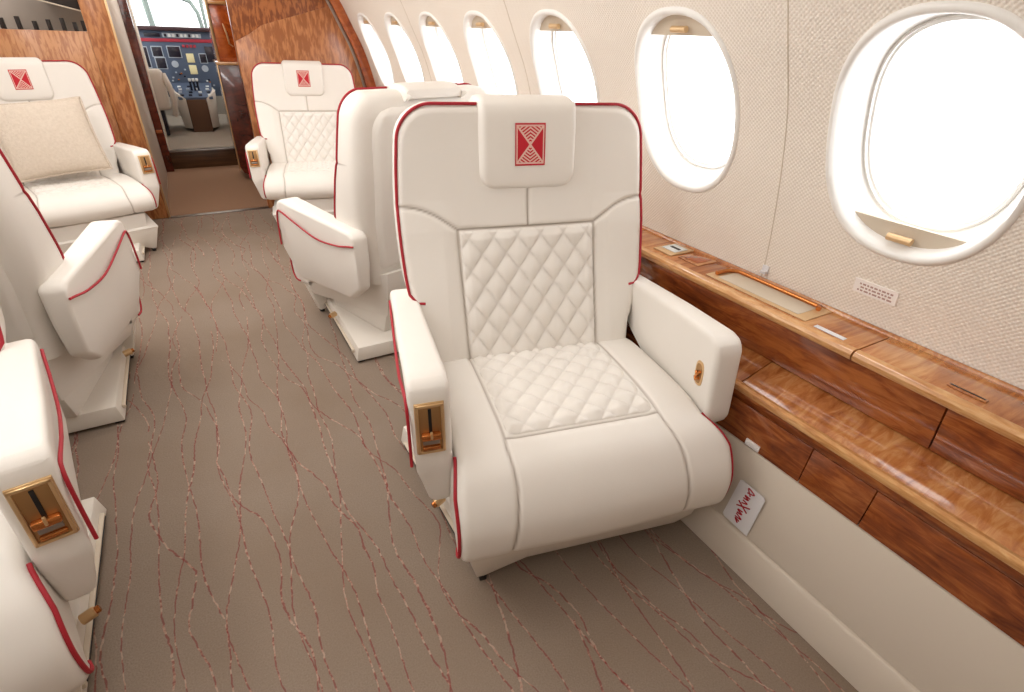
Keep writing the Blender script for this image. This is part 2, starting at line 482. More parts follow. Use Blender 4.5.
# ------------------------------------------------------------------ wooden side ledge
led = empty('side_ledge', (1.22, 1.6, 0), 0, 'long glossy wooden side ledge in two steps below the cabin windows', 'ledge')
def lsweep(name, poly, mat, y0, y1, bev=.002, seg=2, parent=led, ang=25):
    poly = [(u-1.22, v) for u, v in poly]
    return prism(name, poly, lambda u, v, s: (u, (y1 if s else y0)-1.6, v), mat, parent, bev, seg, ang)
YE = YB-.12
def top_poly(dz=0): return [(1.212, .632), (1.352, .632), (1.352, .656+dz), (1.214, .656+dz)]
tl1 = lsweep('ledge_top', top_poly(), M['ledge'], .498, YE)
tl2 = lsweep('ledge_lid', top_poly(.0015), M['ledge'], -1.2, .494)
nose = [(1.214, .6575), (1.204, .658), (1.196, .655), (1.192, .648), (1.193, .640), (1.198, .633), (1.212, .631)]
lsweep('ledge_nosing', nose, M['nose'], .498, YE, 0); lsweep('ledge_nosing', nose, M['nose'], -1.2, .494, 0)
lsweep('back_strip', [(1.343, .655), (1.356, .655), (1.356, .664), (1.348, .664)], M['ledge'], -1.2, YE, .002)
rp = [(1.206, .632), (1.236, .506), (1.30, .506), (1.30, .632)]
for a, b in ((-1.2, .296), (.299, 1.55), (1.553, 2.9), (2.903, YE)):
    lsweep('riser_panel', rp, M['riser'], a, b, .0015)
ml = [(1.128, .452), (1.30, .452), (1.30, .503), (1.236, .503), (1.128, .470)]
for a, b in ((-1.2, .693), (.696, YE)): lsweep('lower_ledge', ml, M['ledge'], a, b, .0015)
nose2 = [(1.130, .4715), (1.120, .4725), (1.113, .468), (1.111, .460), (1.114, .452), (1.130, .450)]
lsweep('lower_nosing', nose2, M['nose'], -1.2, YE, 0)
lsweep('lower_lip', [(1.116, .452), (1.123, .424), (1.20, .424), (1.20, .452)], M['riser'], -1.2, YE, .0015)
fa = [(1.124, .421), (1.115, .317), (1.20, .317), (1.20, .421)]
for a, b in ((-1.2, .310), (.312, .462), (.464, 1.6), (1.603, YE)): lsweep('fascia_panel', fa, M['riser'], a, b, .0015)

# things set in and on the ledge (thin, at the surface)
ZL = .6565
def lbox(name, x0, x1, y0, y1, z0, z1, mat, parent, bev=.0015): return box(name, (x0-parent.location.x, y0-parent.location.y, z0), (x1-parent.location.x, y1-parent.location.y, z1), mat, parent, bev)
sw = empty('switch_plate', (1.285, 1.155, ZL), 0, 'pale metal switch plate with dark slot on the wooden ledge behind the seat', 'switch')
lbox('plate', 1.236, 1.338, 1.118, 1.196, 0, .005, M['pale_gold'], sw)
lbox('inner_plate', 1.262, 1.320, 1.128, 1.186, .005, .008, M['panel_white'], sw)
lbox('slot', 1.284, 1.296, 1.134, 1.172, .008, .0095, M['dark'], sw, .0008)
cov = empty('ledge_hatch', (1.30, 1.05, ZL), 0, 'small rectangular wooden hatch sunk in the ledge beside the switch plate', 'hatch')
lbox('hatch_rim', 1.252, 1.338, 1.020, 1.104, 0, .003, M['ledge'], cov)
lbox('hatch_panel', 1.266, 1.326, 1.034, 1.090, .003, .0045, M['edge'], cov, .001)
tr = empty('drink_tray', (1.29, .80, ZL), 0, 'champagne coloured sunken tray with raised gold rim on the ledge', 'tray')
lbox('tray_base', 1.226, 1.338, .640, .965, 0, .003, M['pale_gold'], tr)
lbox('tray_floor', 1.240, 1.318, .670, .930, .003, .0042, M['shade'], tr, .001)
rim = [(1.250, .945), (1.292, .945), (1.318, .928), (1.322, .90), (1.322, .69), (1.318, .667), (1.306, .660)]
tube('tray_rim', [(x-1.29, yy-.80, .0085) for x, yy in smooth_path(rim, 6)], .0065, M['copper'], tr, 10)
pl = empty('ledge_label', (1.230, .576, ZL), 0, 'narrow white label stuck on the ledge front below the drink tray', 'label')
lbox('label_strip', 1.222, 1.238, .538, .614, 0, .0016, M['card'], pl, .0005)
hd = empty('lid_handle', (1.242, .29, ZL+.0015), 0, 'slim wooden finger pull on the hinged ledge lid', 'handle')
lbox('pull', 1.236, 1.249, .255, .325, 0, .004, M['ledge'], hd); lbox('slot', 1.2405, 1.2445, .259, .321, .004, .005, M['dark'], hd, .0004)
fl = box('fascia_label', (1.1115, .580, .320), (1.1170, .622, .338), M['label'], None, .001)
tag(fl, 'small pale label on the lower wooden fascia beside the seat', 'label')
# placard on the wall
def wbox(name, y0, y1, z0, z1, d0, d1, mat, parent=None):
    s0, s1 = prof_s(z0), prof_s(z1)
    q = np.array([(y0, s0), (y1, s0), (y1, s1), (y0, s1)])
    base = np.array(parent.location) if parent else 0
    V = np.concatenate([wall_pt(q[:, 0], q[:, 1], -d0)-base, wall_pt(q[:, 0], q[:, 1], -d1)-base])
    return obj_raw(name, V, [(0, 1, 2, 3), (4, 5, 6, 7), (0, 1, 5, 4), (1, 2, 6, 5), (2, 3, 7, 6), (3, 0, 4, 7)], mat, parent)
pc = empty('wall_placard', tuple(wall_pt(np.array(.568), np.array(prof_s(.745)), 0)), 0, 'small white printed placard on the wall below the nearest window', 'placard')
wbox('plate', .517, .619, .728, .763, 0, .003, M['label'], pc)
for k, (a, b) in enumerate(((.527, .609), (.530, .606), (.527, .609))):
    z = .753-k*.0085
    yy = a
    while yy < b-.004:
        wd = random.uniform(.004, .011); wbox('print', yy, min(yy+wd, b), z-.0022, z+.0022, .003, .0034, M['label_red'], pc); yy += wd+.003
hk = empty('wall_clip', tuple(wall_pt(np.array(.866), np.array(prof_s(.69)), 0)), 0, 'tiny clear clip on the wall just above the drink tray', 'clip')
wbox('clip_base', .856, .876, .678, .700, 0, .004, M['card'], hk); wbox('clip_hook', .858, .874, .678, .686, .004, .014, M['card'], hk)
# white card with red handwriting, propped against the lower panel
cd = empty('card_tag', (1.073, .545, .172), 0, 'white card with red script leaning on the cream lower panel by the seat', 'card')
cbm = bmesh.new()
cpoly = [(u_*1.05, v_*1.02) for u_, v_ in [(-.040, -.064), (.034, -.062), (.040, -.056), (.036, .060), (.030, .064), (-.034, .062), (-.040, .056)]]
CT = Matrix.Rotation(R(11), 4, 'Y')
def cpt(u, v, d): return CT @ Vector((-d, u, v))
prism_verts(cbm, cpoly, lambda u, v, s: cpt(u, v, .003*s)); obj('card', cbm, M['card'], cd)
strokes = [[(.004, .040), (-.010, .046), (.006, .052), (-.004, .036)], [(-.006, .030), (.006, .030), (-.004, .024), (.007, .022)], [(.006, .016), (-.005, .014), (.006, .008)], [(-.014, .008), (.013, -.006)], [(-.012, -.008), (.013, .008)], [(-.004, -.012), (.007, -.014), (-.005, -.020), (.006, -.022)], [(.006, -.026), (-.008, -.032), (.006, -.034)], [(-.006, -.040), (.004, -.038), (-.004, -.046)]]
for st in strokes:
    tube('red_script', [cpt(u*1.35, v*1.12, .0038) for u, v in smooth_path(st, 5)], .0019, M['red'], cd, 5)

# ------------------------------------------------------------------ the seats
ZT = 1.084
def yF(z): return np.interp(z, ZS, YSm)
_p = smooth_path([(.33, .312), (.43, .340), (.55, .385), (.65, .422), (.764, .460), (.88, .486), (1.0, .505), (1.08, .512)], 10)
ZS, YSm = _p[:, 0], _p[:, 1]
def yR(z): return np.interp(z, [.33, .5, .8, 1.0, 1.08], [.555, .570, .605, .618, .615])
_w = smooth_path([(.33, .300), (.47, .316), (.50, .326), (.56, .344), (.62, .360), (.72, .367), (.82, .368), (.92, .363), (1.0, .355), (1.08, .347)], 10)
RC = .085
def hw(z):
    w = np.interp(z, _w[:, 0], _w[:, 1]); z0 = ZT-RC
    zz = np.clip((z-z0)/RC, 0, 1)
    return w-RC+RC*np.sqrt(np.clip(1-zz*zz, 0, 1))
def seg_dist(X, Z, poly):
    d = np.full(X.shape, 9.0)
    for (a, b), (c, e) in zip(poly[:-1], poly[1:]):
        vx, vz = c-a, e-b; L = vx*vx+vz*vz+1e-12
        t = np.clip(((X-a)*vx+(Z-b)*vz)/L, 0, 1)
        d = np.minimum(d, np.hypot(X-a-t*vx, Z-b-t*vz))
    return d
def quilt(a, b):   # diamond pillow height 0..1
    return (np.abs(np.sin(np.pi*a))*np.abs(np.sin(np.pi*b)))**.55
HB, HX = .872, .138     # headrest bottom and half width
QX, QZ0, QZ1 = .205, .36, .770
def mirror(poly): return [(-x, z) for x, z in poly]
side_seam = [tuple(p) for p in smooth_path([(.375, .836), (.325, .832), (.275, .815), (.232, .788), (.207, .770)], 8)]+[(.204, .60), (.200, .36)]
def back_y(X, Z, extra=0):   # front surface of the backrest with its grooves
    y = yF(Z)
    d = np.minimum(seg_dist(np.abs(X), Z, side_seam), 9)
    d = np.minimum(d, seg_dist(np.abs(X), Z, [(0, HB), (0, QZ1)]))
    d = np.minimum(d, seg_dist(np.abs(X), Z, [(0, QZ1), (QX, QZ1)]))
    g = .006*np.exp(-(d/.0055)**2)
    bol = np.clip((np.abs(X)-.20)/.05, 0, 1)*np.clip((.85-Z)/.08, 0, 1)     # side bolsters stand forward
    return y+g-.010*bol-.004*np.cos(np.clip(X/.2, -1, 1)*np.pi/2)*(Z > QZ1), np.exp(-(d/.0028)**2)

def build_seat(s, short=False):
    """parts of one seat, local frame: the sitter looks to -y, aisle on the side s of x"""
    parts = []
    # ---- backrest
    zt = ZT-RC+RC*np.sin(np.linspace(0, np.pi/2, 22)); z = np.concatenate([np.linspace(.335, ZT-RC, 140), zt[1:]])
    u = np.linspace(-1, 1, 181)
    Z, U = np.meshgrid(z, u, indexing='ij'); X = U*hw(Z)
    zz = np.linspace(.335, ZT, 200); outl = [(hw(a), a) for a in zz]+[(0, ZT)]
    d_edge = seg_dist(np.abs(X), Z, [(float(a), float(b)) for a, b in outl])
    rf, rb = .022, .045
    rnd = lambda d, r: r-np.sqrt(np.clip(r*r-(r-np.minimum(d, r))**2, 0, None))
    y, seam_shade = back_y(X, Z)
    Yf = y+rnd(d_edge, rf)
    Yb = yR(Z)-rnd(d_edge, rb)
    nr, nc = Z.shape
    V = np.concatenate([np.stack([X, Yf, Z], -1).reshape(-1, 3), np.stack([X, Yb, Z], -1).reshape(-1, 3)])
    Fc = grid_faces(nr, nc)+grid_faces(nr, nc, nr*nc, True)
    O = nr*nc
    for i in range(nr-1):
        for j in (0, nc-1): Fc.append((i*nc+j, (i+1)*nc+j, O+(i+1)*nc+j, O+i*nc+j))
    for j in range(nc-1):
        for i in (0, nr-1): Fc.append((i*nc+j, i*nc+j+1, O+i*nc+j+1, O+i*nc+j))
    at = np.concatenate([seam_shade.ravel(), np.zeros(O)])
    back = obj_raw('backrest', V, Fc, M['leather'], sharp=60, attr=at); parts.append(back)
    # red piping along the outline, hooked in at the lower ends
    zz = np.linspace(.610, ZT-RC, 30).tolist()+(ZT-RC+RC*np.sin(np.linspace(0, np.pi/2, 14)))[1:].tolist()
    for q in (-1, 1):
        by = lambda x_, z_: float(back_y(np.array([x_]), np.array([z_]))[0][0])
        pth = [(q*(hw(.600)-.040), by(.32, .588)+.001, .588), (q*(hw(.6)-.020), by(.335, .590)+.002, .590)]
        pth += [(q*(hw(a)-.002), by(hw(a), a)+.008, a+.002) for a in zz]
        pth += [(q*(.26-t*.12), by(.2, ZT)+.008, ZT+.002) for t in np.linspace(.15, 1, 6)]
        tube('back_piping', pth, .0042, M['red'], back, 8)
    # quilted panel of the backrest
    zq = np.linspace(QZ0, QZ1-.004, 130); xq = np.linspace(-1, 1, 120)
    Zq, Uq = np.meshgrid(zq, xq, indexing='ij'); Wq = np.interp(Zq, [QZ0, QZ1], [.197, .2035]); Xq = Uq*Wq
    de = np.minimum(np.minimum((Wq-np.abs(Xq)), QZ1-.004-Zq), .02)/.02
    h = quilt(Xq/.071+Zq/.088, Xq/.071-Zq/.088)
    Yq = yF(Zq)-.002-.011*h*np.sqrt(np.clip(de, 0, 1))-.004*np.sqrt(np.clip(de, 0, 1))
    Yq[0, :] += .01; Yq[-1, :] += .012; Yq[:, 0] += .012; Yq[:, -1] += .012
    obj_raw('quilted_panel', np.stack([Xq, Yq, Zq], -1).reshape(-1, 3), grid_faces(*Zq.shape), M['leather'], back, sharp=0, attr=np.exp(-(h.ravel()/.28)**2)*.2)  # the attribute paints faint shade into the quilt creases
    # rear shell, a raised panel on the back
    zr = np.linspace(.40, 1.035, 40); ur = np.linspace(-1, 1, 40)
    Zr, Ur = np.meshgrid(zr, ur, indexing='ij')
    cr = .09; wz = np.interp(Zr, [.4, .6, .9, 1.04], [.270, .290, .292, .285])
    t_ = np.clip((Zr-(1.035-cr))/cr, 0, 1); wz = wz-cr+cr*np.sqrt(np.clip(1-t_*t_, 0, 1)); Xr = Ur*wz
    dr = np.minimum(np.minimum(wz-np.abs(Xr), 1.035-Zr), Zr-.40); Yr = yR(Zr)+.022-rnd(dr, .022)*1.25
    Vr = np.stack([Xr, Yr, Zr], -1).reshape(-1, 3)
    obj_raw('rear_shell', Vr, grid_faces(*Zr.shape), M['shell'], back, sharp=0)
    # headrest, folding over the top edge
    hp = smooth_path([(HB, 0), (.89, -.016), (.96, -.024), (1.04, -.024), (1.084, -.014), (1.101, .02), (1.103, .06), (1.098, .10), (1.086, .122)], 8)
    nh = len(hp); uh = np.linspace(-1, 1, 61)
    Vh = []; sm = []
    for k in range(nh):
        zc, off = hp[k]
        t2 = np.clip((HB+.045-zc)/.045, 0, 1) if k < nh*.45 else 0
        w = HX-.045+.045*math.sqrt(max(0, 1-t2*t2)) if t2 else HX
        base = yF(min(zc, 1.08))
        for uu in uh:
            x = uu*w; de = min(w-abs(x), .02)
            sag = .018*(1-math.sqrt(max(0, 1-(1-de/.02)**2)))
            if k < nh*.55: Vh.append((x, base+off+sag, zc))
            else: Vh.append((x, base+off, zc-sag))
    head = obj_raw('headrest', Vh, grid_faces(nh, 61), M['leather'], back, sharp=0, attr=np.zeros(len(Vh)))
    bmh = bmesh.new(); bmh.from_mesh(head.data)
    ext = bmesh.ops.extrude_edge_only(bmh, edges=[e for e in bmh.edges if e.is_boundary])
    for v in ext['geom']:
        if isinstance(v, bmesh.types.BMVert):
            v.co.y += .03 if v.co.z < 1.075 else 0
            v.co.z -= .03 if v.co.z >= 1.075 else 0
    bmesh.ops.recalc_face_normals(bmh, faces=bmh.faces[:]); bmh.to_mesh(head.data); bmh.free()
    head.data.shade_smooth(); head.data.set_sharp_from_angle(angle=R(60))
    ew, eh = .043, .0535; ze = .990
    ve, uve = [], []
    for i in range(9):
        for j in range(7):
            vv, uu = i/4-1, j/3-1
            zq_ = ze+eh*vv; ve.append((uu*ew, yF(zq_)+np.interp(zq_, hp[:nh//2, 0], hp[:nh//2, 1])-.0016, zq_)); uve.append((uu, vv))
    obj_raw('emblem', ve, grid_faces(9, 7), M['emblem'], head, sharp=0, uvs=uve)['label'] = 'red hourglass emblem'

    # ---- seat cushion
    cpf = smooth_path([(.36, .405), (.33, .428), (.2, .438), (.06, .440), (-.03, .432), (-.105, .402), (-.152, .350), (-.178, .292), (-.180, .238), (-.169, .196), (-.135, .168), (-.06, .162)] if not short else [(.36, .405), (.33, .428), (.2, .438), (.06, .440), (-.03, .434), (-.10, .414), (-.142, .380), (-.160, .345), (-.160, .315), (-.145, .288), (-.12, .272), (-.06, .268)], 14)
    sl = np.concatenate([[0], np.cumsum(np.linalg.norm(np.diff(cpf, axis=0), axis=1))])
    ns = 170; ss = np.linspace(0, sl[-1], ns)
    py, pz = np.interp(ss, sl, cpf[:, 0]), np.interp(ss, sl, cpf[:, 1])
    ty, tz = np.gradient(py), np.gradient(pz); L = np.hypot(ty, tz); ny, nz = -tz/L, ty/L      # outward up
    if nz[20] < 0: ny, nz = -ny, -nz
    uc = np.linspace(-1, 1, 171)
    S, U = np.meshgrid(np.arange(ns), uc, indexing='ij')
    W = np.interp(py, [-.14, -.06, .4], [.357, .327, .322])[S]; XO = -s*np.interp(py, [-.14, -.06], [.014, 0])[S]; X = U*W
    sfront = float(np.interp(0, -(py+.04)[:60*2], ss[:120])) if False else float(ss[np.argmin(np.abs(py[:90]+.032))])
    sx_ = .205+.026*np.clip((ss-sfront)/.3, 0, 1)
    d1 = np.abs(np.abs(X)-sx_[S]); d2 = np.where(np.abs(X) < .207, np.abs(ss[S]-sfront), 9)
    dd = np.minimum(d1, d2)
    dip = -.006*np.exp(-(dd/.0055)**2)
    mid = -.012*np.clip((.205-np.abs(X))/.03, 0, 1)*np.clip((sfront+.02-ss[S])/.05, 0, 1)+.006*np.cos(np.clip(X/.21, -1, 1)*np.pi/2)*np.clip((ss[S]-sfront)/.06, 0, 1)
    de = W-np.abs(X); er = -rnd(de, .024)
    disp = dip+mid+er
    Yc = py[S]+ny[S]*disp; Zc = pz[S]+nz[S]*disp
    V = np.stack([X+XO, Yc, Zc], -1).reshape(-1, 3); Fc = grid_faces(ns, 171)
    nV = len(V); extra = []
    for q, j in ((-1, 0), (1, 170)):   # close the two sides
        Fc.append(tuple(i*171+j for i in range(ns)))
    seat = obj_raw('seat_cushion', V, Fc, M['leather'], sharp=60, attr=np.exp(-(dd/.0028)**2).ravel()); parts.append(seat)
    for q in (-1, 1):
        k0 = int(np.argmin(np.abs(ss-(sfront+.02))))
        pth = [(q*np.interp(py[k], [-.14, -.06, .4], [.358, .328, .323])+XO[k, 0], py[k]-ny[k]*.016, pz[k]-nz[k]*.016) for k in range(k0, ns-10, 3)]
        tube('seat_piping', pth, .0042, M['red'], seat, 8)
    yq = np.linspace(-.027, .345, 120); xq = np.linspace(-.200, .200, 120)
    Yq, Xq = np.meshgrid(yq, xq, indexing='ij')
    top = np.interp(Yq, cpf[:60][::-1, 0], cpf[:60][::-1, 1])
    de = np.clip(np.minimum(np.minimum(.2-np.abs(Xq), Yq+.027), .02)/.02, 0, 1)
    h = quilt(Xq/.072+Yq/.078, Xq/.072-Yq/.078)
    Zq = top-.012+.003+.012*h*np.sqrt(de)+.004*np.sqrt(de)
    Zq[0, :] -= .012; Zq[:, 0] -= .012; Zq[:, -1] -= .012
    obj_raw('quilted_panel', np.stack([Xq, Yq, Zq], -1).reshape(-1, 3), grid_faces(120, 120), M['leather'], seat, sharp=0, attr=np.exp(-(h.ravel()/.28)**2)*.2)  # crease shade put into the colour, as on the backrest quilt

    # ---- armrests
    def arm(q, inboard):
        if inboard: poly = [(.0, .622), (-.030, .612), (-.044, .590), (-.056, .392), (-.026, .258), (.008, .240), (.41, .272), (.505, .345), (.522, .46), (.522, .575), (.495, .594), (.35, .602), (.18, .612)]
        else: poly = [(.0, .622), (-.030, .614), (-.046, .592), (-.062, .430), (-.064, .395), (-.050, .362), (-.01, .352), (.10, .360), (.25, .385), (.36, .432), (.44, .480), (.510, .525), (.510, .570), (.495, .590), (.35, .600), (.18, .612)]
        xi, xo = .331, (.424 if inboard else .410)
        def fn(y_, z_, side):
            x = xo if side else xi
            if side:
                if not inboard and z_ < .53: z_ = max(z_, min(.548, .37+1.1*max(0, y_+.02)))
                if inboard: x -= .030*max(0, (.388-z_)/.1)
                x -= .022*max(0, (y_-.1)/.45)
            return (q*x, y_, z_)
        a = prism('armrest', poly, fn, M['leather'], None, .016, 4, 14)
        if inboard:
            pp = smooth_path([(-.050, .408), (-.048, .46), (-.042, .53), (-.028, .566), (.0, .570), (.10, .550), (.26, .515), (.40, .520), (.49, .538), (.521, .544)], 6)
            tube('arm_piping', [(q*(.4255-.022*max(0, (y_-.1)/.45)), y_, z_) for y_, z_ in pp], .0038, M['red'], a, 7)
            # control panel in the front face
            def fp(x, z_, d): # point on the slanted front face
                if short: z_ = .59+(z_-.572)*.85
                t = (z_-.42)/(.590-.42); y_ = -.056+t*.012
                return (q*x, y_-d, z_)
            def plate(name, x0, x1, z0, z1, d0, d1, m, par, bev=.0015):
                return hexa(name, [fp(x0, z0, d1), fp(x1, z0, d1), fp(x1, z0, d0), fp(x0, z0, d0), fp(x0, z1, d1), fp(x1, z1, d1), fp(x1, z1, d0), fp(x0, z1, d0)], m, par, bev)
            cp_ = plate('control_panel', .348, .412, .446, .574, -.003, .0036, M['gold'], a)
            for nm_, x0_, x1_, z0_, z1_ in (('panel_rim', .350, .356, .448, .572), ('panel_rim', .404, .410, .448, .572), ('panel_rim', .350, .410, .448, .4545), ('panel_rim', .350, .410, .5655, .572)):
                plate(nm_, x0_, x1_, z0_, z1_, .003, .0085, M['gold'], cp_, .0015)
            plate('panel_inset', .356, .404, .455, .565, .003, .0046, M['gold_dark'], cp_, .0004)
            plate('lever_slot', .3765, .3835, .500, .561, .004, .0075, M['black'], cp_, .0008)
            plate('slider_knob', .359, .401, .488, .504, .004, .019, M['copper'], cp_, .004)
            plate('knob_stem', .3775, .3825, .494, .512, .016, .022, M['gold'], cp_, .0015)
            plate('latch', .360, .400, .459, .468, .004, .012, M['copper'], cp_, .003)
            plate('latch_window', .362, .398, .471, .484, .004, .0085, M['steel'], cp_, .0015)
        else:
            def ip(dy, dz, d): return (q*(xi-d), .0+dy, .505+dz)
            ov = [(.016*math.copysign(abs(math.cos(t))**.6, math.cos(t))+.004*math.sin(t), .034*math.copysign(abs(math.sin(t))**.75, math.sin(t))) for t in np.linspace(0, 2*math.pi, 28, endpoint=False)]
            hc = prism('handle_cup', ov, lambda u_, v_, sd: ip(u_, v_, -.003 if sd else .003), M['gold'], a, .001)
            prism('cup_recess', [(u_*.72, v_*.8) for u_, v_ in ov], lambda u_, v_, sd: ip(u_, v_, .002 if sd else .0036), M['gold_dark'], hc, 0)
            tube('pull', [ip(-.008, .010, .006), ip(-.002, -.004, .009), ip(.006, .006, .007)], .004, M['copper'], hc, 8)
            tube('pull', [ip(-.008, -.010, .006), ip(.0, -.018, .009), ip(.006, -.010, .007)], .004, M['copper'], hc, 8)
        return a
    parts.append(arm(s, True)); parts.append(arm(-s, False))
    # ---- seat pan with its front apron and the tapering pedestal
    pan = hexa('seat_pan', [(-.30, -.10, .105), (.30, -.10, .105), (.25, .48, .17), (-.25, .48, .17), (-.325, -.13, .168), (.325, -.13, .168), (.27, .54, .40), (-.27, .54, .40)], M['shell'], None, .006)
    parts.append(pan)
    ap = [(s*.318, .155), (s*.285, .018), (s*.265, .018), (s*.155, .070), (-s*.290, .064), (-s*.335, .095), (-s*.335, .155)]
    prism('front_apron', ap, lambda u_, v_, sd: (u_, (-.066 if sd else -.098)-.25*(v_-.05), v_), M['plinth'], pan, .004)
    box('foot_glide', (s*.268-.010, -.090, 0), (s*.268+.010, -.070, .019), M['black'], pan, .003)
    box('latch_tab', (-.030, -.134, .150), (.005, -.126, .156), M['gold_dark'], pan, .001)
    parts.append(hexa('pedestal', [(-.25, .02, .075), (.25, .02, .075), (.25, .44, .075), (-.25, .44, .075), (-.270, -.04, .31), (.270, -.04, .31), (.250, .53, .36), (-.250, .53, .36)], M['shell'], None, .006))
    if short:
        parts.append(hexa('front_box', [(-.265, -.105, .135), (.265, -.105, .135), (.265, .1, .135), (-.265, .1, .135), (-.275, -.115, .262), (.275, -.115, .262), (.275, .1, .262), (-.275, .1, .262)], M['shell'], None, .006))
    return parts

PROTO = {(s, sh): build_seat(s, sh) for s in (-1, 1) for sh in (False, True)}
USED = {k: False for k in PROTO}
def copy_tree(o, parent):
    c = o.copy(); COL.objects.link(c); c.parent = parent
    for ch in [k for k in D.objects if k.parent == o]: copy_tree(ch, c)
    return c

def place_seat(O, ang, s, label, scale=1.0, plinth=None, knob=None, short=False, back=0):
    key = (s, short)
    root = empty('cabin_seat', (O[0], O[1], 0), R(ang), label, 'seat', 'cream leather cabin seats with red piping', scale=scale)
    for p in PROTO[key]:
        if USED[key]: q = copy_tree(p, root)
        else: q = p; p.parent = root
        if p.name.startswith('backrest'): q.location = (0, back, 0)
    USED[key] = True
    # floor plinth stays square to the cabin while the seat above it is swivelled
    x0, x1, y0, y1 = plinth
    mat = Matrix.Translation((O[0], O[1], 0)) @ Matrix.Rotation(R(ang), 4, 'Z') @ Matrix.Scale(scale, 4)
    inv = mat.inverted()
    sgn = 1 if x0 > 0 else -1    # outboard direction
    xi = x0 if sgn > 0 else x1
    def b8(xa, xb, ya, yb, za, zb, tx=0, ty=0):
        return [inv @ Vector(p) for p in ((xa, ya, za), (xb, ya, za), (xb, yb, za), (xa, yb, za), (xa+tx, ya+ty, zb), (xb-tx, ya+ty, zb), (xb-tx, yb-ty, zb), (xa+tx, yb-ty, zb))]
    pb = hexa('plinth', b8(x0, x1, y0, y1, .012, .075, .012, .004), M['plinth'], root, .005)
    rl = hexa('rail', b8(xi-.006, xi+.006, y0+.05, y1-.05, .032, .046), M['shade'], pb, .002)
    rl2 = hexa('rail_slot', b8(xi-.0075, xi+.0075, y0+.06, y1-.06, .037, .042), M['black'], rl, .0005)
    for yy in (y0+.03, y1-.03):
        hexa('foot_glide', b8(xi+sgn*.02-.015, xi+sgn*.02+.015, yy-.02, yy+.02, 0, .014), M['black'], pb, .003)
    if knob:
        c = inv @ Vector((xi-sgn*.012, knob, .085)); ax = (inv.to_3x3() @ Vector((1, .3, .2))).normalized()
        k = cyl('track_knob', c, ax, .013, .03, M['gold'], pb); cyl('knob_cap', c+ax*(-sgn*.018), ax, .009, .012, M['copper'], k)
    return root

place_seat((.690, .814), -12.5, -1, 'large cream leather seat with quilted cushion in the foreground centre', plinth=(.398, .93, .800, 1.40), knob=1.02)
place_seat((-.750, .930), 9, 1, 'cream leather seat cropped at the lower left, armrest lever panel toward aisle', plinth=(-.99, -.455, .88, 1.50), knob=1.07, back=.05)
place_seat((.655, 2.540), 198, 1, 'cream leather seat seen from behind, right of aisle beyond the foreground seat', .975, plinth=(.404, .93, 1.965, 2.60), knob=2.30, back=-.07)
place_seat((-.705, 2.410), 169, -1, 'cream leather seat seen from behind, left of aisle, red piped armrest toward aisle', .985, plinth=(-.95, -.428, 1.945, 2.56), knob=2.32, back=-.06)
place_seat((.672, 3.800), -12, -1, 'cream leather seat facing aft in front of right wooden bulkhead', .93, plinth=(.40, .93, 3.76, 4.25), short=True)
place_seat((-.615, 3.790), 18, 1, 'cream leather seat facing aft in front of left bulkhead, woven cushion on it', .93, plinth=(-.93, -.400, 3.60, 4.20), short=True)

# throw cushion on the front left seat
pn = 40; uu = np.linspace(-1, 1, pn); Ug, Vg = np.meshgrid(uu, uu, indexing='ij')
def pil(sgn):
    k = 1-.045*(1-np.abs(Vg)**2)*np.abs(Ug)**3; k2 = 1-.045*(1-np.abs(Ug)**2)*np.abs(Vg)**3
    th = .075*((1-Ug**2)*(1-Vg**2))**.42
    return np.stack([.205*Ug*k, sgn*th, .19*Vg*k2], -1).reshape(-1, 3)
V = np.concatenate([pil(-1), pil(1)]); Fc = grid_faces(pn, pn)+grid_faces(pn, pn, pn*pn, True)
pc_ = obj_raw('throw_pillow', V, Fc, M['woven'], sharp=0)
bm = bmesh.new(); bm.from_mesh(pc_.data); bmesh.ops.remove_doubles(bm, verts=bm.verts[:], dist=1e-4); bmesh.ops.recalc_face_normals(bm, faces=bm.faces[:]); bm.to_mesh(pc_.data); bm.free()
pc_.location = (-.690, 4.0, .640); pc_.rotation_euler = (R(-22), R(-3), R(13)); pc_.scale = (1.07, 1, 1.05)
tag(pc_, 'beige woven throw pillow leaning on the front left seat', 'pillow')
edge_pts = []
for t in np.linspace(0, 4, 61)[:-1]:
    a = int(t); f = t-a
    c = [(-1+2*f, -1), (1, -1+2*f), (1-2*f, 1), (-1, 1-2*f)][a]
    k = 1-.045*(1-abs(c[1])**2)*abs(c[0])**3; k2 = 1-.045*(1-abs(c[0])**2)*abs(c[1])**3
    edge_pts.append((.206*c[0]*k, random.uniform(-.004, .004), .191*c[1]*k2))
tube('fringe', edge_pts, .006, M['woven'], pc_, 6, True)

# ------------------------------------------------------------------ forward bulkhead
def zpanel(name, poly, y0, y1, mat, bev=.002, parent=None):
    return prism(name, poly, lambda u_, v_, s: (u_, y1 if s else y0, v_), mat, parent, bev)
def wall_x(z): return float(np.interp(z, PROF[:, 1], PROF[:, 0]))
WS = lambda z0, z1, sx, off=0.0: [(sx*(wall_x(z)-off), z) for z in np.linspace(z0, z1, 10)]
T = YB+.05
